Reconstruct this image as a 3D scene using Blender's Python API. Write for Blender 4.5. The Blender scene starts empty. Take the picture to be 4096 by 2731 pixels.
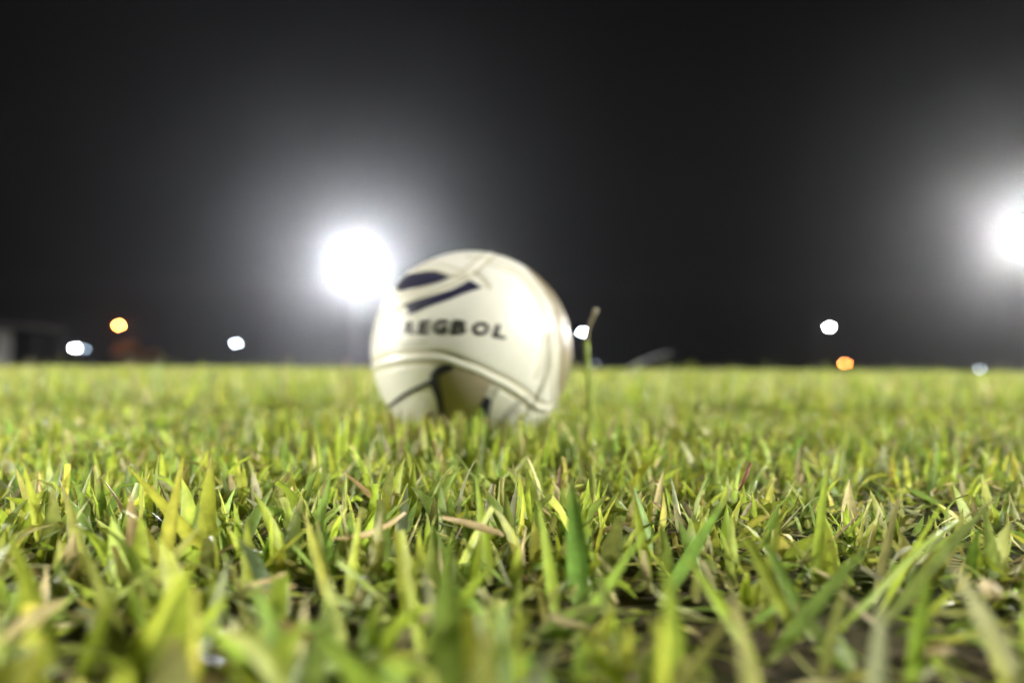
import bpy, bmesh, math
import numpy as np
from mathutils import Vector, Matrix
R = math.radians
rng = np.random.default_rng(7)
S = bpy.context.scene
COL = S.collection

# ------------------------------------------------------------ camera
F = 3137.0                       # focal length in photo pixels (4096 wide)
CAM_Z = 0.092
PITCH = math.atan(105.0 / F)      # looking slightly up
ROLL = 0.0058
fwd = Vector((0, math.cos(PITCH), math.sin(PITCH)))
right = Vector((math.cos(ROLL), 0, math.sin(ROLL)))
right = (right - fwd * right.dot(fwd)).normalized()
up = right.cross(fwd).normalized()
CAM = Vector((0, 0, CAM_Z))
cd = bpy.data.cameras.new('camera'); cam = bpy.data.objects.new('camera', cd); COL.objects.link(cam)
cam.matrix_world = Matrix.Translation(CAM) @ Matrix((right, up, -fwd)).transposed().to_4x4()
cd.sensor_width = 23.5; cd.lens = 18.0
cd.clip_start = 0.01; cd.clip_end = 2000
cd.dof.use_dof = True; cd.dof.focus_distance = 0.40; cd.dof.aperture_fstop = 2.65
cd.dof.aperture_ratio = 0.8; cd.dof.aperture_blades = 0
S.camera = cam
# ------------------------------------------------------------ night sky
w = bpy.data.worlds.new('World'); S.world = w; w.use_nodes = True
bg = w.node_tree.nodes['Background']
bg.inputs['Color'].default_value = (0.92, 0.88, 1.0, 1); bg.inputs['Strength'].default_value = 0.0008
S.view_settings.view_transform = 'Standard'; S.view_settings.look = 'None'
S.view_settings.gamma = 1; S.view_settings.exposure = 0
S.render.engine = 'CYCLES'
S.cycles.volume_bounces = 0; S.cycles.max_bounces = 6
HAZE = 0.00036
L_FRONT = 5500; L_RIGHT = 3800; L_KEY = 2050; L_BACK = 4000; L_SIDE = 1700

def ray(px, py):
    return right * ((px - 2048) / F) - up * ((py - 1365.5) / F) + fwd
def P(px, py, dist):
    d = ray(px, py); return CAM + d * (dist / d.y)
def ground_at(px, dist):
    p = P(px, 1460, dist); return (p.x, p.y, 0.0)

# ------------------------------------------------------------ helpers
def mat(name, col, rough=0.5, spec=0.5, emit=None, strength=0, metal=0, noise=None, attr=None, bump=0, bscale=50, coat=0):
    m = bpy.data.materials.new(name); m.use_nodes = True
    nt = m.node_tree; b = nt.nodes['Principled BSDF']
    b.inputs['Base Color'].default_value = (*col, 1); b.inputs['Roughness'].default_value = rough
    b.inputs['Specular IOR Level'].default_value = spec; b.inputs['Metallic'].default_value = metal
    b.inputs['Coat Weight'].default_value = coat; b.inputs['Coat Roughness'].default_value = .07
    if emit:
        b.inputs['Emission Color'].default_value = (*emit, 1); b.inputs['Emission Strength'].default_value = strength
    tc = nt.nodes.new('ShaderNodeTexCoord')
    src = None
    if attr:
        a = nt.nodes.new('ShaderNodeAttribute'); a.attribute_name = attr; src = a.outputs['Color']
    if noise:
        n = nt.nodes.new('ShaderNodeTexNoise'); n.inputs['Scale'].default_value = noise[0]; n.inputs['Detail'].default_value = 6
        nt.links.new(tc.outputs['Object'], n.inputs['Vector'])
        rp = nt.nodes.new('ShaderNodeMapRange'); rp.inputs['From Min'].default_value = .3; rp.inputs['From Max'].default_value = .7
        nt.links.new(n.outputs['Fac'], rp.inputs['Value'])
        mx = nt.nodes.new('ShaderNodeMix'); mx.data_type = 'RGBA'
        nt.links.new(rp.outputs['Result'], mx.inputs['Factor'])
        mx.inputs[6].default_value = (*col, 1); mx.inputs[7].default_value = (*noise[1], 1)
        if src:
            mx.blend_type = 'MULTIPLY'; nt.links.new(src, mx.inputs[6])
        src = mx.outputs[2]
    if src: nt.links.new(src, b.inputs['Base Color'])
    if bump:
        n = nt.nodes.new('ShaderNodeTexNoise'); n.inputs['Scale'].default_value = bscale; n.inputs['Detail'].default_value = 5
        nt.links.new(tc.outputs['Object'], n.inputs['Vector'])
        bp = nt.nodes.new('ShaderNodeBump'); bp.inputs['Strength'].default_value = bump; bp.inputs['Distance'].default_value = .002
        nt.links.new(n.outputs['Fac'], bp.inputs['Height']); nt.links.new(bp.outputs['Normal'], b.inputs['Normal'])
    return m

def np_mesh(name, V, Q, colors=None, smooth=True, mats=()):
    me = bpy.data.meshes.new(name)
    k = Q.shape[1]
    me.vertices.add(len(V)); me.vertices.foreach_set('co', np.ascontiguousarray(V, dtype=np.float32).ravel())
    me.loops.add(Q.size); me.loops.foreach_set('vertex_index', np.ascontiguousarray(Q, dtype=np.int32).ravel())
    me.polygons.add(len(Q))
    me.polygons.foreach_set('loop_start', np.arange(0, Q.size, k, dtype=np.int32))
    me.polygons.foreach_set('loop_total', np.full(len(Q), k, dtype=np.int32))
    me.update(calc_edges=True)
    me.polygons.foreach_set('use_smooth', np.full(len(Q), smooth))
    if colors is not None:
        a = me.color_attributes.new('tint', 'FLOAT_COLOR', 'POINT')
        c = np.ones((len(V), 4), dtype=np.float32); c[:, :3] = colors
        a.data.foreach_set('color', c.ravel())
    for m in mats: me.materials.append(m)
    return me

def link(name, me, parent=None):
    o = bpy.data.objects.new(name, me); COL.objects.link(o)
    if parent: o.parent = parent
    return o
def thing(name, loc, label, cat, group=None, rz=0.0):
    o = bpy.data.objects.new(name, None); COL.objects.link(o)
    o.location = loc; o.rotation_euler = (0, 0, rz); o.empty_display_size = .2
    return tag(o, label, cat, group)
def tag(o, label, cat, group=None):
    o['label'] = label; o['category'] = cat
    if group: o['group'] = group
    return o

class MB:
    def __init__(s): s.bm = bmesh.new()
    def box(s, c, size, rot=None, bevel=0.0):
        r = bmesh.ops.create_cube(s.bm, size=1.0)
        M = Matrix.Translation(c) @ (rot.to_4x4() if rot else Matrix()) @ Matrix.Diagonal((*size, 1))
        bmesh.ops.transform(s.bm, matrix=M, verts=r['verts'])
        if bevel:
            es = list({e for v in r['verts'] for e in v.link_edges})
            bmesh.ops.bevel(s.bm, geom=es, offset=bevel, segments=2, affect='EDGES', profile=.6)
    def tube(s, pts, radii, n=12, cap=True):
        pts = [Vector(p) for p in pts]; rings = []
        for i, p in enumerate(pts):
            a = pts[max(i-1, 0)]; b = pts[min(i+1, len(pts)-1)]
            t = (b - a).normalized()
            u = t.cross(Vector((0, 0, 1)));
            if u.length < 1e-3: u = t.cross(Vector((1, 0, 0)))
            u.normalize(); v = t.cross(u)
            rings.append([s.bm.verts.new(p + (u*math.cos(2*math.pi*j/n) + v*math.sin(2*math.pi*j/n)) * radii[i]) for j in range(n)])
        for A, B in zip(rings, rings[1:]):
            for j in range(n): s.bm.faces.new((A[j], A[(j+1) % n], B[(j+1) % n], B[j])).smooth = True
        if cap:
            s.bm.faces.new(rings[0][::-1]); s.bm.faces.new(rings[-1])
    def sphere(s, c, r, sc=(1, 1, 1), seg=16):
        g = bmesh.ops.create_uvsphere(s.bm, u_segments=seg, v_segments=seg//2, radius=r)
        bmesh.ops.transform(s.bm, matrix=Matrix.Translation(c) @ Matrix.Diagonal((*sc, 1)), verts=g['verts'])
        for v in g['verts']:
            for f in v.link_faces: f.smooth = True
    def mesh(s, name, m):
        bmesh.ops.recalc_face_normals(s.bm, faces=s.bm.faces)
        me = bpy.data.meshes.new(name); s.bm.to_mesh(me); s.bm.free(); me.materials.append(m); return me
    def build(s, name, m, parent=None): return link(name, s.mesh(name, m), parent)

# ------------------------------------------------------------ materials
M_soil = mat('soil', (0.035, 0.028, 0.016), .9, .2, noise=(60, (0.075, 0.055, 0.03)), bump=1, bscale=300)
M_steel = mat('galvanised_steel', (.12, .12, .125), .6, metal=.3, noise=(3, (.08, .08, .085)))
M_house = mat('lamp_housing_metal', (.12, .12, .125), .5, noise=(8, (.16, .16, .165)))
M_dark = mat('dark_painted_steel', (.05, .055, .06), .5, noise=(5, (.07, .07, .075)))

# ------------------------------------------------------------ ground
def ground():
    # finer mesh near the camera with small lumps, one sheet out to the horizon
    r = np.concatenate(([0], np.geomspace(.05, 3, 60), np.geomspace(3.5, 245, 40)))
    n = 128; th = np.linspace(0, 2*math.pi, n, endpoint=False)
    X = (r[:, None] * np.cos(th)); Y = (r[:, None] * np.sin(th))
    Z = .004 * np.sin(X*23 + 1) * np.cos(Y*31) + .003 * np.sin(X*61 + Y*47)
    Z *= (r[:, None] < 3)
    V = np.stack([X, Y, Z - .002], -1).reshape(-1, 3)
    i = np.arange(len(r)-1)[:, None]*n; j = np.arange(n)[None]
    Q = np.stack([i+j, i+(j+1) % n, i+n+(j+1) % n, i+n+j], -1).reshape(-1, 4)
    o = link('ground', np_mesh('ground', V, Q, mats=[M_ground]))
    o['kind'] = 'structure'
    return o
# soil close by showing through, turf green farther out
M_ground = bpy.data.materials.new('turf_and_soil'); M_ground.use_nodes = True
nt = M_ground.node_tree; b = nt.nodes['Principled BSDF']; b.inputs['Roughness'].default_value = .9
b.inputs['Specular IOR Level'].default_value = .15
tc = nt.nodes.new('ShaderNodeTexCoord')
n1 = nt.nodes.new('ShaderNodeTexNoise'); n1.inputs['Scale'].default_value = 90; n1.inputs['Detail'].default_value = 8
n2 = nt.nodes.new('ShaderNodeTexNoise'); n2.inputs['Scale'].default_value = 7; n2.inputs['Detail'].default_value = 6
r1 = nt.nodes.new('ShaderNodeValToRGB'); e = r1.color_ramp.elements
e[0].position = .32; e[0].color = (.018, .015, .009, 1); e[1].position = .7; e[1].color = (.11, .085, .05, 1)
r2 = nt.nodes.new('ShaderNodeValToRGB'); e = r2.color_ramp.elements
e[0].position = .42; e[0].color = (0, 0, 0, 1); e[1].position = .6; e[1].color = (1, 1, 1, 1)
mx = nt.nodes.new('ShaderNodeMix'); mx.data_type = 'RGBA'; mx.inputs[7].default_value = (.045, .062, .012, 1)
bp = nt.nodes.new('ShaderNodeBump'); bp.inputs['Strength'].default_value = 1; bp.inputs['Distance'].default_value = .004
for n_ in (n1, n2): nt.links.new(tc.outputs['Object'], n_.inputs['Vector'])
nt.links.new(n1.outputs['Fac'], r1.inputs['Fac']); nt.links.new(n2.outputs['Fac'], r2.inputs['Fac'])
nt.links.new(r1.outputs['Color'], mx.inputs[6]); nt.links.new(r2.outputs['Color'], mx.inputs[0])
nt.links.new(mx.outputs[2], b.inputs['Base Color'])
nt.links.new(n1.outputs['Fac'], bp.inputs['Height']); nt.links.new(bp.outputs['Normal'], b.inputs['Normal'])
ground()

# ------------------------------------------------------------ ball placement (used by the grass too)
BR = 0.11
bd = ray(1889, 1404)
BALL = CAM + bd * (0.868 / bd.length)
print('BALL', BALL)

# ------------------------------------------------------------ grass
LIME = np.array((.33, .40, .045)); GREEN = np.array((.21, .30, .055)); OLIVE = np.array((.27, .295, .070))
YEL = np.array((.43, .44, .07)); STRAW = np.array((.50, .44, .21)); BROWN = np.array((.24, .18, .08)); GREY = np.array((.30, .32, .17))
PAL = np.stack([LIME, GREEN, OLIVE, YEL, STRAW, BROWN, GREY])

def blades(x, y, z, L, W, phi, th0, kap, seg, cols, twist, fold, pal_idx, tip_brown, blunt, twist0=None):
    N = len(x); t = np.linspace(0, 1, seg+1)
    th = th0[:, None] + kap[:, None] * t[None]**1.3
    dl = (L / seg)[:, None]
    s = np.concatenate([np.zeros((N, 1)), np.cumsum(np.sin((th[:, 1:]+th[:, :-1])/2) * dl, 1)], 1)
    h = np.concatenate([np.zeros((N, 1)), np.cumsum(np.cos((th[:, 1:]+th[:, :-1])/2) * dl, 1)], 1)
    cx = x[:, None] + s*np.cos(phi)[:, None]; cy = y[:, None] + s*np.sin(phi)[:, None]; cz = z[:, None] + h
    cz = np.maximum(cz, .0015)
    # tangent and side
    tx = np.sin(th)*np.cos(phi)[:, None]; ty = np.sin(th)*np.sin(phi)[:, None]; tz = np.cos(th)
    T = np.stack([tx, ty, tz], -1)
    tw = twist[:, None] * (t[None]*.8 + .2) + (0 if twist0 is None else twist0[:, None])
    side0 = np.stack([-np.sin(phi), np.cos(phi), np.zeros(N)], -1)[:, None, :] * np.ones((1, seg+1, 1))
    nor0 = np.cross(side0, T)
    side = side0*np.cos(tw)[..., None] + nor0*np.sin(tw)[..., None]
    nor = np.cross(side, T)
    # width profile : sheath, belly, long taper
    prof = np.minimum(.55 + 1.6*t, 1.0)[None] * np.clip(1 - np.clip((t[None]-.35)/.65, 0, 1)**(1.7), 0, 1)
    prof = np.where(blunt[:, None], np.minimum(prof*1.2, 1)*.999, prof)
    prof[:, -1] = np.where(blunt, .55, .03)
    hw = (W/2)[:, None]*prof
    C = np.stack([cx, cy, cz], -1)
    if cols == 3:
        e1 = C + side*hw[..., None]; e2 = C - side*hw[..., None]
        m = C - nor*(hw*fold[:, None])[..., None]
        V = np.stack([e1, m, e2], 2)
    else:
        V = np.stack([C + side*hw[..., None], C - side*hw[..., None]], 2)
    base = (np.arange(N)*(seg+1)*cols)[:, None, None]
    i = np.arange(seg)[None, :, None]*cols; j = np.arange(cols-1)[None, None]
    a = base+i+j
    Q = np.stack([a, a+1, a+1+cols, a+cols], -1).reshape(-1, 4)
    vr = np.clip(.25+.09*np.maximum(y-1, 0), .25, .5)[:, None]      # far leaves stand for whole clumps
    col = PAL[pal_idx]*(1+vr*rng.uniform(-1, 1, (N, 1)))
    col = col*(1+rng.normal(0, .06, (N, 3)))
    c = np.repeat(col[:, None, :], seg+1, 1)
    tb = (np.clip((t-.78)/.22, 0, 1))[None, :, None]*tip_brown[:, None, None]
    c = c*(1-tb) + (BROWN*1.6)*tb
    sh = (np.clip((.22-t)/.22, 0, 1))[None, :, None]*.6         # pale sheath at the root
    c = c*(1-sh) + (STRAW*.75)*sh
    cc = np.repeat(c[:, :, None, :], cols, 2)
    if cols == 3: cc[:, :, 1, :] *= 1.22                        # pale midrib
    return V.reshape(-1, 3), Q, cc.reshape(-1, 3)

def clip_ball(x, y, z, L, ang):
    r = np.hypot(x-BALL.x, y-BALL.y)
    under = np.where(r < BR, BALL.z - np.sqrt(np.maximum(BR**2 - r**2, 0)), 9)
    Lm = np.maximum(under-.004, 0.0)
    keep = Lm > .006
    return keep, np.where(keep, np.minimum(L, Lm*1.0), L)

parts = []
def add(*a): parts.append(blades(*a))
def pick(N, p): return rng.choice(len(PAL), N, p=np.array(p)/sum(p))

def patch(xx, yy):   # slow variation of the lawn: 0 sparse .. 1 lush
    return .5 + .25*np.sin(xx*9+1.3+2*np.sin(yy*5)) + .25*np.sin(yy*11+.7+1.7*np.sin(xx*6+2))

# near turf : tufts of 2-5 blades sharing a stem
NT = 17500
yy = -.25 + 1.95*rng.random(NT)**.9
xx = (rng.random(NT)*2-1)*(.55 + .85*np.maximum(yy, 0))
ok = (rng.random(NT) < (.45+.75*patch(xx, yy))*np.where(yy < .32, .60, 1)) & ~((np.abs(xx) < .11) & (yy < .085) & (yy > -.2))
ok &= ~((xx > .03) & (xx < .14) & (yy > .16) & (yy < .30) & (rng.random(NT) < .55))     # bare earth, lower right
xx = xx[ok]; yy = yy[ok]
k = rng.integers(2, 6, len(xx)); X = np.repeat(xx, k); Y = np.repeat(yy, k); N = len(X)
X = X+rng.normal(0, .0022, N); Y = Y+rng.normal(0, .0022, N)
L = np.clip(rng.gamma(9, .0029, N), .010, .042)*(.8+.3*patch(X, Y))
W = rng.uniform(.0028, .0062, N)*np.clip(L/.026, .7, 1.25)
th0 = np.abs(rng.normal(.22, .45, N)); kap = rng.normal(.5, .7, N)
keep, L = clip_ball(X, Y, 0, L, th0)
nr = np.clip((.45-Y)/.2, 0, 1); W = W*(1+.7*nr); L = L*(1+.12*nr)
nearcam = (np.hypot(X, Y) < .17)
L = np.where(nearcam, np.minimum(L, .030), L); L = np.where(Y < .30, np.minimum(L, .037), L)
A = lambda a: a[keep]
N2 = int(keep.sum())
add(A(X), A(Y), np.zeros(N2), A(L), A(W), rng.random(N2)*6.283, A(th0), A(kap), 5, 3, rng.normal(0, .8, N2), rng.uniform(.1, .55, N2),
    pick(N2, (40, 24, 18, 7, 4, 2, 5)), (rng.random(N2) < .3)*rng.uniform(.3, 1, N2), rng.random(N2) < .12)
# taller growth round the foot of the ball
N = 1300
a_ = rng.uniform(0, 6.283, N); q_ = rng.uniform(.075, .24, N); X = BALL.x+q_*np.cos(a_); Y = BALL.y+q_*np.sin(a_)*.9-.02
L = rng.uniform(.030, .056, N); W = rng.uniform(.0035, .0068, N); keep, L = clip_ball(X, Y, 0, L, 0); N2 = int(keep.sum())
add(A(X), A(Y), np.zeros(N2), A(L), A(W), rng.random(N2)*6.283, np.abs(rng.normal(.1, .15, N2)), rng.normal(.2, .3, N2), 5, 3, rng.normal(0, .8, N2), rng.uniform(.1, .5, N2),
    pick(N2, (40, 24, 18, 8, 5, 2, 5)), (rng.random(N2) < .3)*.7, rng.random(N2) < .1)
# sparse taller tips breaking the far grass line
N = 9000
Y = 1.3*np.exp(rng.random(N)*np.log(14/1.3)); X = Y*(rng.random(N)*2-1)*1.05; L = np.where(rng.random(N) < .10, rng.uniform(.100, .125, N), rng.uniform(.045, .100, N))
add(X, Y, np.zeros(N), L, rng.uniform(.003, .006, N)*np.clip(Y/3, 1, 3), rng.random(N)*6.283, np.abs(rng.normal(.1, .12, N)), rng.normal(.2, .2, N), 5, 2, rng.normal(0, .8, N), np.zeros(N),
    pick(N, (40, 24, 18, 8, 8, 2, 5)), (rng.random(N) < .3)*.7, np.zeros(N, bool))
# thatch : short dry and green leaves lying low, clippings
N = 34000
Y = -.2 + 1.9*rng.random(N)**.9; X = (rng.random(N)*2-1)*(.5 + .85*np.maximum(Y, 0))
L = rng.uniform(.008, .024, N); W = rng.uniform(.0014, .0045, N)
th0 = rng.uniform(.8, 1.6, N); kap = rng.normal(0, .4, N); Z = rng.uniform(.001, .012, N)*(rng.random(N) < .7)
keep, L = clip_ball(X, Y, Z, L, th0)
keep &= ~((X > .03) & (X < .14) & (Y > .16) & (Y < .30) & (rng.random(N) < .4))
N2 = int(keep.sum())
add(A(X), A(Y), A(Z), A(L), A(W), rng.random(N2)*6.283, A(th0), A(kap), 3, 3, rng.normal(0, .9, N2), rng.uniform(0, .4, N2),
    pick(N2, (20, 24, 22, 4, 15, 7, 10)), np.zeros(N2), rng.random(N2) < .3)
# field out to the far side : density falls with distance, leaves stand for clumps
N = 230000
u = rng.random(N); Y = 1.35*np.exp(u*np.log(60/1.35)); X = Y*(rng.random(N)*2-1)*1.05 + rng.normal(0, .3, N)
L = np.clip(rng.gamma(7, .0042, N), .012, .058)*(1+.06*np.log(Y))*(.75+.45*patch(X*1.9, Y*1.3)); W = np.clip(rng.uniform(.003, .0075, N)*np.clip(Y/1.5, 1, 14), 0, .07)
add(X, Y, np.zeros(N), L, W, rng.random(N)*6.283, np.abs(rng.normal(.15, .2, N)), rng.normal(.4, .4, N), 3, 2, rng.normal(0, .8, N), np.zeros(N),
    np.where((patch(X*.23+3, Y*.16)+rng.normal(0, .2, N) > .72) & (rng.random(N) < .6), np.where(rng.random(N) < .5, 3, 4), pick(N, (36, 26, 20, 8, 5, 1, 5))), np.zeros(N), rng.random(N) < .1)
# tall individual leaves in the foreground: (x, y, length, width, lean direction deg, lean, curl, colour)
# (tip x, y, foot x, y as seen in the photo; distance; apparent width; colour) - each stands on the soil at its own distance
LEAVES = [(2279,1883,2309,2301,.30,87,1),(2936,1953,2771,2223,.31,70,1),(3320,1813,3268,2275,.33,48,0),(2928,2066,3119,2423,.27,58,0),(3024,2118,3206,2467,.27,58,1),
    (2640,2188,2719,2731,.22,88,0),(2736,2223,2902,2467,.25,62,0),(3494,2170,3250,2450,.25,72,1),(2605,2100,2466,2310,.27,62,1),(3777,2205,4051,2728,.21,135,6),
    (3729,2223,3660,2700,.22,78,0),(3529,2362,3511,2731,.20,105,6),(3790,1987,3686,2170,.30,44,0),(2309,2500,2457,2731,.19,90,0),(2266,2570,2135,2731,.19,80,6),
    (2936,2450,2788,2675,.21,68,2),(4008,1970,3877,2118,.29,56,1),(2048,2500,2083,2731,.19,66,0),(1803,2100,1786,2731,.20,140,1),(1960,2414,1969,2731,.19,120,2),
    (9,2075,148,2484,.24,100,0),(784,2240,610,2571,.22,110,0),(758,2440,940,2615,.20,100,0),(984,2075,993,2223,.30,66,0),(1211,2040,1280,2284,.29,46,3),
    (1446,2031,1429,2153,.31,44,3),(505,1865,610,1987,.35,58,0),(845,1813,836,1970,.36,74,0),(740,1813,688,2118,.32,56,3),(923,2223,880,2397,.26,58,6),
    (1002,2310,1132,2658,.21,100,1),(1307,2292,1333,2484,.24,84,2),(1263,2527,1437,2731,.18,140,0),(174,2536,113,2731,.19,140,3),(2029,2188,1934,2310,.26,52,0),
    (810,2100,723,2205,.29,60,2),(330,2180,420,2420,.25,66,2),(470,2330,380,2600,.22,80,0),(1560,2330,1480,2560,.23,70,2),(1620,2250,1650,2430,.25,50,0),
    (3130,2040,3080,2300,.29,48,0),(2520,1930,2560,2150,.33,44,0),(3600,1980,3560,2150,.32,44,2),(2150,2000,2190,2260,.29,60,0),(1900,1900,1930,2120,.34,46,0),
    (250,1940,300,2150,.33,52,2),(90,1850,140,2060,.36,44,0),(1330,1880,1290,2060,.35,44,1),(2380,2250,2440,2480,.25,52,1),(3400,2280,3330,2560,.23,60,2)]
h = np.array(LEAVES); N = len(h); base_, L_, W_, ph_, th_, tw_ = [], [], [], [], [], []
for (tx_, ty_, bx_, by_, d_, w_, c_) in LEAVES:
    T_ = P(tx_, ty_, d_); B_ = P(bx_, by_, d_*.985); v_ = T_-B_
    B_ = B_ - v_*(B_.z/v_.z); v_ = T_-B_
    if v_.length > .075: B_ = T_-v_*(.075/v_.length); B_.z = 0; v_ = T_-B_
    base_.append(B_); L_.append(v_.length); W_.append(w_*.98/F*d_)
    dn = v_.normalized(); p0 = math.atan2(dn.y, dn.x); ph_.append(p0); th_.append(math.acos(dn.z))
    s0 = Vector((-math.sin(p0), math.cos(p0), 0)); n0 = s0.cross(dn); X_ = Vector((1, .25, 0)); X_ = X_-dn*X_.dot(dn)
    tw_.append(math.atan2(X_.dot(n0), X_.dot(s0)))
base_ = np.array([list(b_) for b_ in base_])
add(base_[:, 0], base_[:, 1], np.zeros(N), np.array(L_), np.array(W_), np.array(ph_), np.array(th_)-.06, np.full(N, .12), 10, 3, rng.normal(0, .35, N), np.full(N, .3),
    h[:, 6].astype(int), (rng.random(N) < .3)*.7, np.zeros(N, bool), np.array(tw_))
Vs, Qs, Cs = [], [], []; off = 0
for v, q, c in parts:
    Vs.append(v); Qs.append(q+off); Cs.append(c); off += len(v)
M_grass = bpy.data.materials.new('grass_leaf'); M_grass.use_nodes = True
nt = M_grass.node_tree; b = nt.nodes['Principled BSDF']; out = nt.nodes['Material Output']
b.inputs['Roughness'].default_value = .50; b.inputs['Specular IOR Level'].default_value = .45
at = nt.nodes.new('ShaderNodeAttribute'); at.attribute_name = 'tint'
tc = nt.nodes.new('ShaderNodeTexCoord')
nz = nt.nodes.new('ShaderNodeTexNoise'); nz.inputs['Scale'].default_value = 160; nz.inputs['Detail'].default_value = 4
nt.links.new(tc.outputs['Object'], nz.inputs['Vector'])
mr = nt.nodes.new('ShaderNodeMapRange'); mr.inputs[1].default_value = .3; mr.inputs[2].default_value = .7; mr.inputs[3].default_value = .75; mr.inputs[4].default_value = 1.25
nt.links.new(nz.outputs['Fac'], mr.inputs[0])
vm = nt.nodes.new('ShaderNodeVectorMath'); vm.operation = 'SCALE'
nt.links.new(at.outputs['Color'], vm.inputs[0]); nt.links.new(mr.outputs[0], vm.inputs['Scale'])
tr = nt.nodes.new('ShaderNodeBsdfTranslucent'); ms = nt.nodes.new('ShaderNodeMixShader'); ms.inputs[0].default_value = .45
nt.links.new(vm.outputs[0], b.inputs['Base Color']); nt.links.new(vm.outputs[0], tr.inputs['Color'])
nt.links.new(b.outputs[0], ms.inputs[1]); nt.links.new(tr.outputs[0], ms.inputs[2]); nt.links.new(ms.outputs[0], out.inputs['Surface'])
g = link('grass', np_mesh('grass', np.concatenate(Vs), np.concatenate(Qs), np.concatenate(Cs), mats=[M_grass]))
tag(g, 'bright green short mown grass covering the whole pitch', 'grass'); g['kind'] = 'stuff'

# ------------------------------------------------------------ ball
def on_ball(px, py, rad=BR):
    """direction (unit, ball local) of the surface point seen at this spot of the photo; past the rim it is the rim"""
    d = ray(px, py).normalized(); oc = CAM - BALL
    bb = oc.dot(d); cc = oc.dot(oc) - rad*rad; disc = bb*bb - cc
    t = -bb - math.sqrt(disc) if disc > 0 else -bb
    return ((CAM + d*t) - BALL).normalized()
z3 = lambda pts: [(1520+x/3.92, 990+y/3.92) for x, y in pts]
z2 = lambda pts: [(1480+x/2.868, 1380+y/2.868) for x, y in pts]
z4 = lambda pts: [(2000+x/2.24, 1000+y/2.24) for x, y in pts]

def polyline(px_pts, n=120, spin=False):
    d = [on_ball(*p) for p in px_pts]
    # catmull-rom on directions
    P_ = [d[0]*2-d[1]] + d + [d[-1]*2-d[-2]]; out = []
    m = max(2, n // (len(d)-1))
    for i in range(1, len(P_)-2):
        for s in range(m):
            t = s/m; a, b_, c, e_ = P_[i-1:i+3]
            v = .5*((2*b_) + (c-a)*t + (2*a-5*b_+4*c-e_)*t*t + (3*b_-a-3*c+e_)*t**3)
            out.append(v.normalized())
    out.append(d[-1])
    A_ = np.array([list(v) for v in out])
    if spin: A_ = A_*np.array([-1, -1, 1])
    return A_
def inside(poly, X, Y):
    r = np.zeros(X.shape, bool); n = len(poly)
    for i in range(n):
        x1, y1 = poly[i]; x2, y2 = poly[(i+1) % n]
        c = ((y1 > Y) != (y2 > Y)) & (X < (x2-x1)*(Y-y1)/((y2-y1) + 1e-12)+x1)
        r ^= c
    return r

# seams: (points in the picture, type)
SEAM_C = z3([(1760, 40), (1700, 100), (1600, 190), (1480, 290), (1370, 390), (1250, 460), (1100, 530), (900, 608), (700, 682), (500, 755), (350, 830), (230, 900), (120, 1000)])
SEAM_F = z3([(300, 470), (450, 385), (650, 318), (850, 300), (1050, 340), (1240, 415)])
SEAM_G = z3([(1440, 360), (1530, 430), (1620, 520), (1690, 620)])
SEAM_D1 = [(1890, 1022), (1960, 1032), (2030, 1054)] + z4([(200, 200), (330, 350), (420, 500), (475, 700), (492, 900), (500, 1100), (500, 1250), (505, 1370)])
SEAM_D2 = [(1955, 1056), (2010, 1074)] + z4([(130, 200), (250, 300), (340, 420), (390, 560), (405, 700), (400, 850), (370, 1000), (320, 1150)])
SEAM_D3 = z4([(455, 1040), (430, 1120), (390, 1200), (345, 1280)])
SEAM_E = z2([(20, 250), (120, 215), (250, 185), (400, 158), (600, 142), (800, 155), (950, 195), (1100, 250), (1250, 305), (1400, 380), (1550, 452), (1700, 545), (1800, 620), (1900, 700), (2000, 735), (2080, 718), (2180, 665)])
SEAM_H = z2([(1780, 620), (1680, 690), (1560, 800), (1500, 900), (1470, 1000)])
SEAMS = [(SEAM_C, 'ridge'), (SEAM_F, 'ridge'), (SEAM_G, 'groove'), (SEAM_D1, 'ridge'), (SEAM_D2, 'groove'), (SEAM_D3, 'groove'), (SEAM_E, 'ridge'), (SEAM_H, 'groove')]

bm = bmesh.new(); bmesh.ops.create_icosphere(bm, subdivisions=7, radius=1.0)
me0 = bpy.data.meshes.new('tmp'); bm.to_mesh(me0); bm.free()
nv = len(me0.vertices); D = np.empty(nv*3, np.float32); me0.vertices.foreach_get('co', D); D = D.reshape(-1, 3).astype(np.float64)
D /= np.linalg.norm(D, axis=1)[:, None]
tri = np.empty(len(me0.polygons)*3, np.int32); me0.polygons.foreach_get('vertices', tri); tri = tri.reshape(-1, 3)
bpy.data.meshes.remove(me0)
hgt = np.zeros(nv); dirt = np.zeros(nv)
def seg_dist(D, A_):
    best = np.full(len(D), 9.0); 
    c = A_.mean(0); rad = np.linalg.norm(A_-c, axis=1).max()+.2
    idx = np.where(np.linalg.norm(D-c, axis=1) < rad)[0]; d = D[idx]; bb = np.full(len(idx), 9.0)
    for a, b_ in zip(A_[:-1], A_[1:]):
        ab = b_-a; L2 = (ab@ab)+1e-12
        t = np.clip(((d-a)@ab)/L2, 0, 1)
        bb = np.minimum(bb, np.linalg.norm(d-(a+t[:, None]*ab), axis=1))
    best[idx] = bb
    return best*BR
for spin in (False, True):
    for pts, ty in SEAMS:
        dd = seg_dist(D, polyline(pts, 90, spin))
        if ty == 'ridge':
            hgt += .0010*np.exp(-(dd/.0022)**2) - .0012*np.exp(-((dd-.0056)/.0018)**2)
            dirt = np.maximum(dirt, .8*np.exp(-((dd-.0056)/.0016)**2))
        else:
            hgt -= .0014*np.exp(-(dd/.0024)**2)
            dirt = np.maximum(dirt, .6*np.exp(-(dd/.0024)**2))
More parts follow.
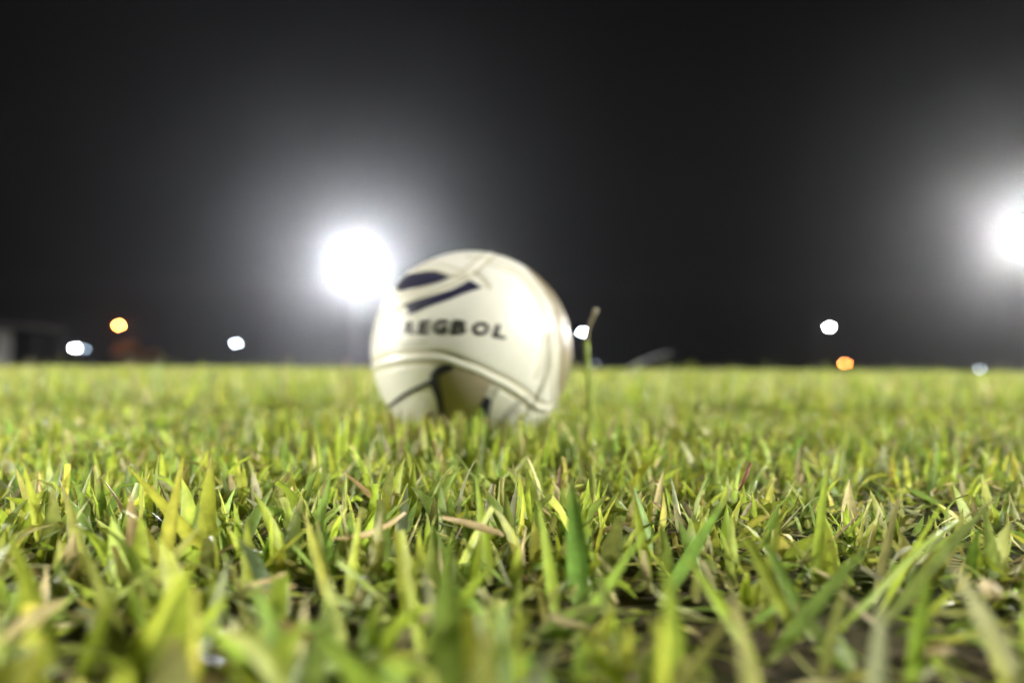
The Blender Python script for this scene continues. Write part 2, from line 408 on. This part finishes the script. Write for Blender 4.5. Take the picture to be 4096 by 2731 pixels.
# darker tone of the skin past the right-hand seam
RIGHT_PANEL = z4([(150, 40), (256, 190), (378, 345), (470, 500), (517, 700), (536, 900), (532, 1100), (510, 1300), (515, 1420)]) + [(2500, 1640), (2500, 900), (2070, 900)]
rel = (D*BR + np.array(BALL)) - np.array(CAM)
rx = rel@np.array(right); ru = rel@np.array(up); rf = rel@np.array(fwd)
PX = 2048 + F*rx/rf; PY = 1365.5 - F*ru/rf
front = (D@np.array((CAM-BALL).normalized())) > .02
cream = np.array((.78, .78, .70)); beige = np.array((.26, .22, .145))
colr = np.repeat(cream[None], nv, 0)
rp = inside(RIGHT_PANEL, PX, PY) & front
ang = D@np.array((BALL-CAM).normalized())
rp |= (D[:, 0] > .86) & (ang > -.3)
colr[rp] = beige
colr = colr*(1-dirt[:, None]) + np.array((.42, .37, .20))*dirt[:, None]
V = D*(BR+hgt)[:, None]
M_ball = mat('ball_leather', (.8, .785, .66), .40, .35, attr='tint', noise=(24, (.93, .92, .88)), bump=.15, bscale=900, coat=.3)
ball = thing('ball', BALL, 'glossy cream white ball with navy markings and lettering resting in the grass', 'ball')
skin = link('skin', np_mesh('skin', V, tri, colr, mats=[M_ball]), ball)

def decal(name, polys, m, lift=.00045, parent=ball, step=7.0):
    """flat outlines laid on the ball's surface and cut fine so that they follow its curve"""
    bm = bmesh.new()
    for poly in polys:
        if isinstance(poly, tuple):          # (verts2d, tris)
            vs = [bm.verts.new((p[0], p[1], 0)) for p in poly[0]]
            for t in poly[1]:
                try: bm.faces.new([vs[i] for i in t])
                except ValueError: pass
        else:
            f = bm.faces.new([bm.verts.new((p[0], p[1], 0)) for p in poly])
            bmesh.ops.triangulate(bm, faces=[f])
    xs = [v.co.x for v in bm.verts]; ys = [v.co.y for v in bm.verts]
    for ax, lo, hi in ((0, min(xs), max(xs)), (1, min(ys), max(ys))):
        q = lo+step
        while q < hi:
            co = [0, 0, 0]; no = [0, 0, 0]; co[ax] = q; no[ax] = 1
            bmesh.ops.bisect_plane(bm, geom=bm.verts[:]+bm.edges[:]+bm.faces[:], plane_co=co, plane_no=no)
            q += step
    bmesh.ops.triangulate(bm, faces=bm.faces)
    for v in bm.verts:
        d = on_ball(v.co.x, v.co.y); v.co = d*(BR+lift)
    cdir = on_ball(sum(xs)/len(xs), sum(ys)/len(ys))
    for f in bm.faces:
        f.normal_update()
        if f.normal.dot(f.calc_center_median()) < 0: f.normal_flip()
        f.smooth = True
    me = bpy.data.meshes.new(name); bm.to_mesh(me); bm.free(); me.materials.append(m)
    return link(name, me, parent)
def ribbon(pts, wd):
    L_, R_ = [], []
    for i, p in enumerate(pts):
        a = pts[max(i-1, 0)]; b_ = pts[min(i+1, len(pts)-1)]
        dx, dy = b_[0]-a[0], b_[1]-a[1]; l = math.hypot(dx, dy); w_ = wd[i] if isinstance(wd, (list, tuple)) else wd
        L_.append((p[0]-dy/l*w_/2, p[1]+dx/l*w_/2)); R_.append((p[0]+dy/l*w_/2, p[1]-dx/l*w_/2))
    n = len(pts)
    return (L_+R_, [(i, i+1, n+i+1, n+i) for i in range(n-1)])
M_navy = mat('navy_print', (.018, .018, .045), .4, .35, noise=(40, (.03, .03, .06)), coat=.3)
M_ink = mat('charcoal_print', (.022, .022, .02), .35, noise=(60, (.03, .03, .028)))
M_olive = mat('olive_print', (.36, .31, .22), .45, noise=(60, (.42, .36, .26)))
M_greyp = mat('pale_grey_print', (.42, .42, .36), .35, noise=(60, (.48, .48, .41)))
BAR = z3([(370, 905), (600, 822), (850, 742), (1100, 668), (1250, 600), (1410, 515), (1500, 565), (1610, 632), (1480, 668), (1300, 730), (1100, 810), (900, 880), (700, 950), (550, 1020), (420, 1075), (450, 990), (400, 940)])
CRES = z3([(400, 440), (300, 530), (215, 630), (330, 690), (450, 655), (650, 612), (830, 562), (980, 515), (1115, 470), (980, 412), (850, 375), (700, 378), (550, 405)])
decal('wedge_marking', [BAR], M_navy); decal('wedge_marking', [CRES], M_navy)
decal('panel_print', [z2([(745, 310), (900, 255), (1100, 292), (1250, 345), (1395, 412), (1375, 490), (1340, 560), (1280, 650), (1250, 760), (1240, 1100), (860, 1100), (830, 760), (800, 620), (770, 520), (735, 430)])], M_olive, .0004)
decal('panel_outline', [ribbon(z2([(960, 255), (880, 262), (800, 290), (748, 345), (742, 430), (770, 520), (800, 620), (822, 760), (835, 950)]), [18, 30, 36, 36, 38, 30, 26, 22, 20]),
                        ribbon(z2([(735, 420), (680, 432), (600, 462), (500, 508), (400, 565), (320, 625), (235, 690), (150, 790)]), [20, 18, 15, 14, 14, 14, 12, 12]),
                        z2([(1330, 575), (1395, 630), (1375, 740), (1345, 880), (1265, 880), (1262, 740), (1275, 650)]),
                        z2([(560, 960), (620, 850), (680, 775), (735, 755), (705, 850), (640, 960)])], M_navy, .0009)
decal('panel_stripe', [z2([(1440, 440), (1510, 470), (1450, 570), (1400, 650), (1395, 600), (1400, 520)]), z2([(1765, 630), (1690, 632), (1570, 740), (1480, 880), (1560, 880), (1680, 750)])], M_greyp, .0004)
# lettering: each glyph from the built-in font stretched into its own cell
def glyph(ch, quad):
    cu = bpy.data.curves.new('g', 'FONT'); cu.body = ch; cu.offset = .058; cu.resolution_u = 6
    o = bpy.data.objects.new('g', cu); COL.objects.link(o)
    bpy.context.view_layer.update()
    me = bpy.data.meshes.new_from_object(o.evaluated_get(bpy.context.evaluated_depsgraph_get()))
    vs = np.array([v.co[:2] for v in me.vertices]); fs = [tuple(p.vertices) for p in me.polygons]
    bpy.data.objects.remove(o); bpy.data.curves.remove(cu); bpy.data.meshes.remove(me)
    mn, mxx = vs.min(0), vs.max(0); uv = (vs-mn)/(mxx-mn)
    tl, tr_, bl, br = [np.array(q) for q in quad]
    pts = [tuple(((1-u)*bl+u*br)*(1-v)+((1-u)*tl+u*tr_)*v) for u, v in uv]
    return (pts, fs)
cells = [('R', (1621, 1286), (1666, 1283), (1612, 1336), (1660, 1337)), ('E', (1679, 1282), (1723, 1279), (1668, 1338), (1712, 1338)),
         ('G', (1735, 1278), (1795, 1277), (1728, 1338), (1789, 1339)), ('B', (1812, 1279), (1874, 1281), (1801, 1339), (1863, 1340)),
         ('O', (1892, 1285), (1960, 1289), (1886, 1341), (1953, 1345)), ('L', (1984, 1296), (2034, 1306), (1966, 1347), (2018, 1359))]
decal('lettering', [glyph(c, q) for c, *q in cells], M_ink, step=6)
decal('letter_fragment', [[(1546, 1300), (1555, 1286), (1567, 1282), (1563, 1295), (1552, 1305)]], M_ink, step=6)
decal('small_print', [ribbon([(1610, 1372), (1640, 1369), (1680, 1367), (1712, 1366)], 5), ribbon([(1612, 1386), (1645, 1384), (1690, 1381)], 4)], M_greyp)

# ------------------------------------------------------------ upright stalk beside the ball
M_stem = mat('green_stem', (.28, .40, .05), .45, noise=(90, (.34, .42, .07)))
M_dry = mat('dry_stem', (.26, .22, .13), .6, noise=(90, (.34, .28, .16)))
sd = .78
b0 = P(2362, 1760, sd); b0.z = 0.0
st = thing('grass_stalk', b0, 'tall thin green grass stalk with a broken dry tip, standing right of the ball', 'grass stalk')
loc = lambda px, py, d=sd: P(px, py, d)-b0
m = MB(); m.tube([(0, 0, 0), loc(2364, 1700), loc(2362, 1600), loc(2354, 1500), loc(2348, 1420), loc(2346, 1365)], [.0026, .0027, .0026, .0024, .0023, .0027], 10); m.build('stem', M_stem, st)
m = MB(); m.tube([loc(2346, 1366), loc(2347, 1340), loc(2356, 1305), loc(2372, 1268), loc(2386, 1232)], [.0025, .0018, .0017, .0020, .0026], 10)
m.build('dry_tip', M_dry, st)

# ------------------------------------------------------------ small loose things lying in the grass
M_straw = mat('straw', (.55, .44, .22), .5, noise=(120, (.42, .30, .13)))
M_seed = mat('seed_husk', (.62, .52, .30), .5, noise=(200, (.45, .36, .2)))
M_red = mat('red_leaf', (.20, .05, .03), .45, noise=(200, (.16, .08, .03)))
def lying(name, pts, w_, m_, label, cat, group=None):
    base = Vector(pts[len(pts)//2]); base = Vector((base.x, base.y, base.z))
    n = len(pts); mb = MB(); 
    mb.tube([Vector(p)-base for p in pts], [w_*(.25+.75*math.sin(math.pi*(i+.35)/(n-.3))) for i in range(n)], 8)
    o = mb.build(name, m_); o.location = base
    return tag(o, label, cat, group)
lying('dry_straw', [P(1770, 2068, .335), P(1850, 2086, .33), P(1920, 2106, .325), P(1985, 2128, .32), P(2010, 2140, .318)], .0017, M_straw,
      'tan straw lying flat across the grass below the ball, near the middle of the picture', 'straw', 'straws lying in the grass')
lying('dry_straw', [P(1330, 2156, .31), P(1400, 2150, .312), P(1460, 2140, .32), P(1560, 2095, .33), P(1620, 2050, .34)], .0014, M_straw,
      'bent pale straw rising to the right, left of the flat tan one', 'straw', 'straws lying in the grass')
lying('dry_straw', [P(1140, 2290, .27), P(1080, 2320, .268), P(990, 2342, .265), P(1020, 2366, .262), P(1100, 2362, .262), P(1180, 2340, .264)], .0012, M_straw,
      'curled loop of pale straw low in the left foreground', 'straw', 'straws lying in the grass')
lying('dry_straw', [P(3330, 2540, .235), P(3480, 2400, .245), P(3600, 2270, .26), P(3720, 2160, .28), P(3830, 2080, .30)], .0012, M_stem,
      'long thin green runner slanting up to the right across the dark gap', 'straw', 'straws lying in the grass')
lying('fallen_seed', [P(3925, 2320, .25), P(3950, 2345, .249), P(3975, 2370, .248), P(4000, 2395, .247)], .0026, M_seed, 'pale plump seed husk on dark soil at the lower right', 'seed')
lying('leaf_tip', [P(2955, 1960, .40), P(2975, 1920, .402), P(2990, 1885, .404), P(3003, 1850, .406)], .0010, M_red, 'small dark red grass tip right of the picture centre', 'leaf')

# ------------------------------------------------------------ floodlight masts
def lens_mat(name, col, s): return mat(name, (.8, .8, .8), .3, emit=col, strength=s)
ROWS = [(-.60, 2), (0, 3), (.60, 2)]
_cache = {}
def mast_meshes():
    if _cache: return _cache
    m = MB(); m.tube([(0, 0, 0), (0, 0, 1)], [1, .6], 16); _cache['pole'] = None; m.bm.free()
    m = MB(); m.box((0, 0, 0), (.62, .26, .5), bevel=.05)
    for k in range(-3, 4): m.box((k*.08, -.16, 0), (.015, .10, .40))
    m.box((0, -.05, -.30), (.70, .05, .05)); m.box((-.335, -.05, -.15), (.03, .05, .32)); m.box((.335, -.05, -.15), (.03, .05, .32))
    _cache['head'] = m.mesh('lamp_head', M_house)
    return _cache
def floodlight(loc_, head_z, face, s, label, col=(1, .985, .96), tilt=18, rows=ROWS):
    """face: direction the lamps look along (deg from +y); local +y is the facing direction"""
    c = mast_meshes()
    t = thing('floodlight_mast', loc_, label, 'floodlight', 'floodlight masts round the pitch', rz=R(face))
    top = head_z+1.5
    m = MB(); m.tube([(0, -.25, 0), (0, -.25, .3), (0, -.25, top*.5), (0, -.25, top)], [.17, .165, .13, .09], 16); m.build('pole', M_steel, t)
    m = MB(); m.box((0, -.25, .02), (.6, .6, .04), bevel=.008)
    for sx in (-1, 1):
        for sy in (-1, 1): m.tube([(sx*.23, -.25+sy*.23, .04), (sx*.23, -.25+sy*.23, .10)], [.02, .02], 8)
    m.build('base_plate', M_steel, t)
    lm = lens_mat('floodlight_lens', col, s)
    ml = MB(); ml.box((0, .134, 0), (.54, .012, .42), bevel=.004); lens_me = ml.mesh('lens', lm)
    for z, n in rows:
        wd = (n-1)*.76+.66
        m = MB(); m.box((0, -.12, head_z+z-.32), (wd, .08, .08), bevel=.008); m.build('crossbar', M_steel, t)
        for i in range(n):
            h_ = link('lamp_head', c['head'], t); h_.location = ((i-(n-1)/2)*.76, .02, head_z+z)
            h_.rotation_euler = (R(-tilt), 0, 0)
            l_ = link('lens', lens_me, h_)
    return t
def toward(p):   # rotation that turns local +y from p to the pitch in front of the camera
    v = Vector((0, 1.0)) - Vector((p[0], p[1])); return math.degrees(math.atan2(-v.x, v.y))
p = P(1425, 1048, 60); floodlight((p.x, p.y, 0), p.z, toward(p), L_FRONT, 'bright white floodlight mast behind the upper left of the ball', (.97, .98, 1.0))
p = P(4108, 925, 60); floodlight((p.x, p.y, 0), p.z, toward(p), L_RIGHT, 'bright floodlight mast cut by the right edge of the picture', (1, .985, .94))
floodlight((19, -5.5, 0), 10.6, toward((19, -5.5)), L_KEY, 'floodlight mast close beside the pitch, behind and right of the viewer', (1, .97, .91), 35)
floodlight((-33, 5, 0), 9.2, toward((-33, 5)), L_BACK, 'floodlight mast level with the ball, far out to the left', (1, .96, .86), 20)
floodlight((-45, 13, 0), 9.0, toward((-45, 13)), L_SIDE, 'floodlight mast ahead on the left side of the pitch, outside the picture', (1, .98, .92), 16)

# ------------------------------------------------------------ street lamps far away
_sl = {}
def street_lamp(px, py, dist, col, s, label, r_=.11, name='street_lamp', cat='street lamp', arm=1.2, point=0):
    p = P(px, py, dist)
    gz = 0.0
    H = p.z
    t = thing(name, (p.x, p.y+.0, gz), label, cat, 'distant lamps beyond the pitch')
    k = 1 if px < 2048 else -1
    m = MB()
    if H > 1.5:
        m.tube([(k*arm, .4, 0), (k*arm, .4, H*.5), (k*arm, .4, H+.25)], [.08, .065, .045], 12); m.build('pole', M_dark, t)
        m = MB(); m.tube([(k*arm, .4, H+.2), (k*arm*.6, .3, H+.34), (0, .05, H+.3)], [.04, .035, .03], 10); m.build('arm', M_dark, t)
    else:
        m.tube([(0, .35, 0), (0, .35, max(H-.05, .12)), (0, .30, H+.15)], [.07, .06, .05], 12); m.build('pole', M_dark, t)
    m = MB(); m.box((0, .02, H+.28), (.62, .5, .12), bevel=.04); h_ = m.build('lamp_head', M_dark, t)
    m = MB(); m.sphere((0, 0, H), r_, (1.15, 1, .9), 20); m.build('globe', mat('lamp_glow', (.8, .8, .8), .3, emit=col, strength=s*4), h_)
    return t
ORANGE = (1.0, .25, .055); WHITE = (.93, .96, 1.0); BLUE = (.66, .76, 1.0)
street_lamp(476, 1301, 90, (1, .2, .04), 150, 'orange street lamp above the dim bush at the left')
street_lamp(300, 1392, 90, WHITE, 120, 'white lamp near the left edge, just above the grass line', r_=.13)
street_lamp(338, 1396, 110, (.5, .68, .9), 8, 'faint bluish lamp half hidden by the white one near the left edge', r_=.11)
street_lamp(944, 1373, 95, BLUE, 34, 'small bluish white lamp between the orange one and the floodlight')
street_lamp(2332, 1329, 90, BLUE, 42, 'bluish white lamp behind the tall stalk right of the ball', r_=.12)
street_lamp(3317, 1308, 90, WHITE, 90, 'white street lamp on the right, above the orange one', r_=.12)
street_lamp(3380, 1453, 90, ORANGE, 34, 'orange lamp low over the grass line on the right', name='low_lamp', cat='lamp')
street_lamp(3919, 1475, 90, BLUE, 4.5, 'dim bluish lamp sunk into the grass line near the right edge', name='low_lamp', cat='lamp')
street_lamp(2378, 1455, 90, BLUE, .9, 'very faint bluish lamp at the foot of the sky beside the stalk', name='low_lamp', cat='lamp')

# ------------------------------------------------------------ pavilion at the far left, dugout, bushes
M_wall = mat('painted_wall', (.42, .42, .42), .8, .2, noise=(.8, (.22, .22, .21)))
M_roof = mat('roof_sheet', (.06, .055, .05), .6, noise=(1, (.12, .11, .10)))
M_brownw = mat('brown_door', (.20, .14, .09), .6, noise=(3, (.15, .1, .06)))
M_glassd = mat('dark_glass', (.02, .022, .025), .15)
D_ = 55
a = P(46, 1317, D_); hw_ = a.z
pv = thing('pavilion', (a.x, a.y, 0), 'dim grey walled pavilion with overhanging roof at the far left edge', 'building', rz=R(32.6))
m = MB(); m.box((-6, 3, hw_/2), (12, 6, hw_)); m.build('wall', M_wall, pv)
m = MB(); m.box((-6, 2.6, hw_+.62), (18.5, 8.6, .10), rot=Matrix.Rotation(R(3.2), 3, 'Y')); m.box((3.2, 2.6, hw_+.02), (.1, 8.4, .16)); m.build('roof', M_roof, pv)
for x_ in (-1.6, -4.6, -9.0):
    m = MB(); m.box((x_, -.03, 1.55), (1.5, .06, 1.0)); wn = m.build('window', M_brownw, pv)
    m = MB(); m.box((x_-.34, -.075, 1.55), (.60, .02, .84)); m.box((x_+.34, -.075, 1.55), (.60, .02, .84)); m.build('pane', M_glassd, wn)
m = MB(); m.box((-6.7, -.03, 1.0), (.95, .06, 2.0)); dr = m.build('door', M_brownw, pv)
m = MB(); m.tube([(-6.35, -.06, 1.0), (-6.35, -.14, 1.0), (-6.47, -.14, 1.0)], [.012]*3, 8); m.build('handle', M_steel, dr)
for x_ in (1.6, 3.0):
    m = MB(); m.tube([(x_, .2, 0), (x_, .2, hw_+.1)], [.06, .06], 10); m.build('post', M_dark, pv)

M_canvas = mat('canopy_sheet', (.14, .14, .15), .5, noise=(2, (.11, .11, .12)))
D_ = 48
a = P(2535, 1474, D_); b2 = P(2690, 1400, D_)
dg = thing('dugout', (a.x, a.y, 0), 'dim grey dugout with a slanting roof beyond the pitch, right of the ball', 'dugout')
dx = b2.x-a.x; zt = b2.z
m = MB()
pts = [(0, .12), (dx*.3, zt*.45), (dx*.62, zt*.72), (dx*.95, zt*.93), (dx*1.02, zt*.88)]
n = len(pts); vs = []
for yo in (0, 2.2):
    for th_ in (0, .09): vs.append([m.bm.verts.new((x_, yo, z_-th_)) for x_, z_ in pts])
for i in range(n-1):
    m.bm.faces.new((vs[0][i], vs[0][i+1], vs[2][i+1], vs[2][i])); m.bm.faces.new((vs[1][i], vs[3][i], vs[3][i+1], vs[1][i+1]))
    m.bm.faces.new((vs[0][i], vs[1][i], vs[1][i+1], vs[0][i+1])); m.bm.faces.new((vs[2][i], vs[2][i+1], vs[3][i+1], vs[3][i]))
m.bm.faces.new((vs[0][0], vs[2][0], vs[3][0], vs[1][0])); m.bm.faces.new((vs[0][-1], vs[1][-1], vs[3][-1], vs[2][-1]))
m.build('roof', M_canvas, dg)
for y_ in (.1, 2.1):
    m = MB(); m.tube([(dx*.9, y_, 0), (dx*.9, y_, zt*.82)], [.03, .03], 10); m.build('post', M_dark, dg)
m = MB(); m.box((dx*.45, 1.1, .18), (.4, 1.9, .05), bevel=.01); m.box((dx*.45, .3, .08), (.06, .06, .16)); m.box((dx*.45, 1.9, .08), (.06, .06, .16)); m.build('bench', M_dark, dg)

M_leaf = mat('bush_leaf', (.45, .28, .08), .6, noise=(2, (.35, .25, .08)))
def bush(px, py_top, dist, wpx, label):
    p = P(px, py_top, dist); H = p.z; wx = wpx/F*dist/2
    t = thing('bush', (p.x, p.y, 0), label, 'bush', 'bushes beyond the pitch')
    n = 9000; d = rng.normal(size=(n, 3)); d /= np.linalg.norm(d, axis=1)[:, None]
    rr = rng.random(n)**.4*(1+.18*np.sin(d[:, 0]*5+px)+.14*np.sin(d[:, 2]*7+1)+.1*np.cos(d[:, 1]*9))
    c = d*rr[:, None]*np.array((wx, wx*.8, H*.46))+np.array((0, 0, H*.50))
    a_ = rng.normal(size=(n, 3)); a_ /= np.linalg.norm(a_, axis=1)[:, None]; b_ = np.cross(a_, rng.normal(size=(n, 3))); b_ /= np.linalg.norm(b_, axis=1)[:, None]
    sz = rng.uniform(.05, .11, n)[:, None]
    V_ = np.stack([c-a_*sz, c+b_*sz*.4, c+a_*sz, c-b_*sz*.4], 1).reshape(-1, 3); V_[:, 2] = np.maximum(V_[:, 2], .02)
    link('foliage', np_mesh('foliage', V_, np.arange(n*4).reshape(-1, 4), smooth=False, mats=[M_leaf]), t)
    m = MB()
    for k in range(5):
        q = k*1.26; m.tube([(.1*math.cos(q), .1*math.sin(q), 0), (.25*wx*math.cos(q), .25*wx*math.sin(q), H*.35), (.5*wx*math.cos(q), .5*wx*math.sin(q), H*.7)], [.05, .035, .012], 7)
    m.build('stem', M_brownw, t)
bush(508, 1362, 90.3, 95, 'rounded bush dimly lit orange under the left street lamp')
bush(596, 1400, 90.3, 100, 'lower wide bush right of the rounded orange lit one')

# ------------------------------------------------------------ haze added to make the glow round the floodlights
m = MB(); m.box((0, 0, 13), (520, 520, 28))
hz = MB.mesh(m, 'haze', bpy.data.materials.new('haze_air'))
hm = hz.materials[0]; hm.use_nodes = True; nt = hm.node_tree; nt.nodes.remove(nt.nodes['Principled BSDF'])
pvn = nt.nodes.new('ShaderNodeVolumePrincipled'); pvn.inputs['Color'].default_value = (.95, .95, 1, 1)
pvn.inputs['Density'].default_value = HAZE; pvn.inputs['Anisotropy'].default_value = .90
nt.links.new(pvn.outputs[0], nt.nodes['Material Output'].inputs['Volume'])
ho = link('haze', hz); ho['kind'] = 'stuff'; tag(ho, 'thin haze added over the pitch to make the glow round the floodlights', 'haze')
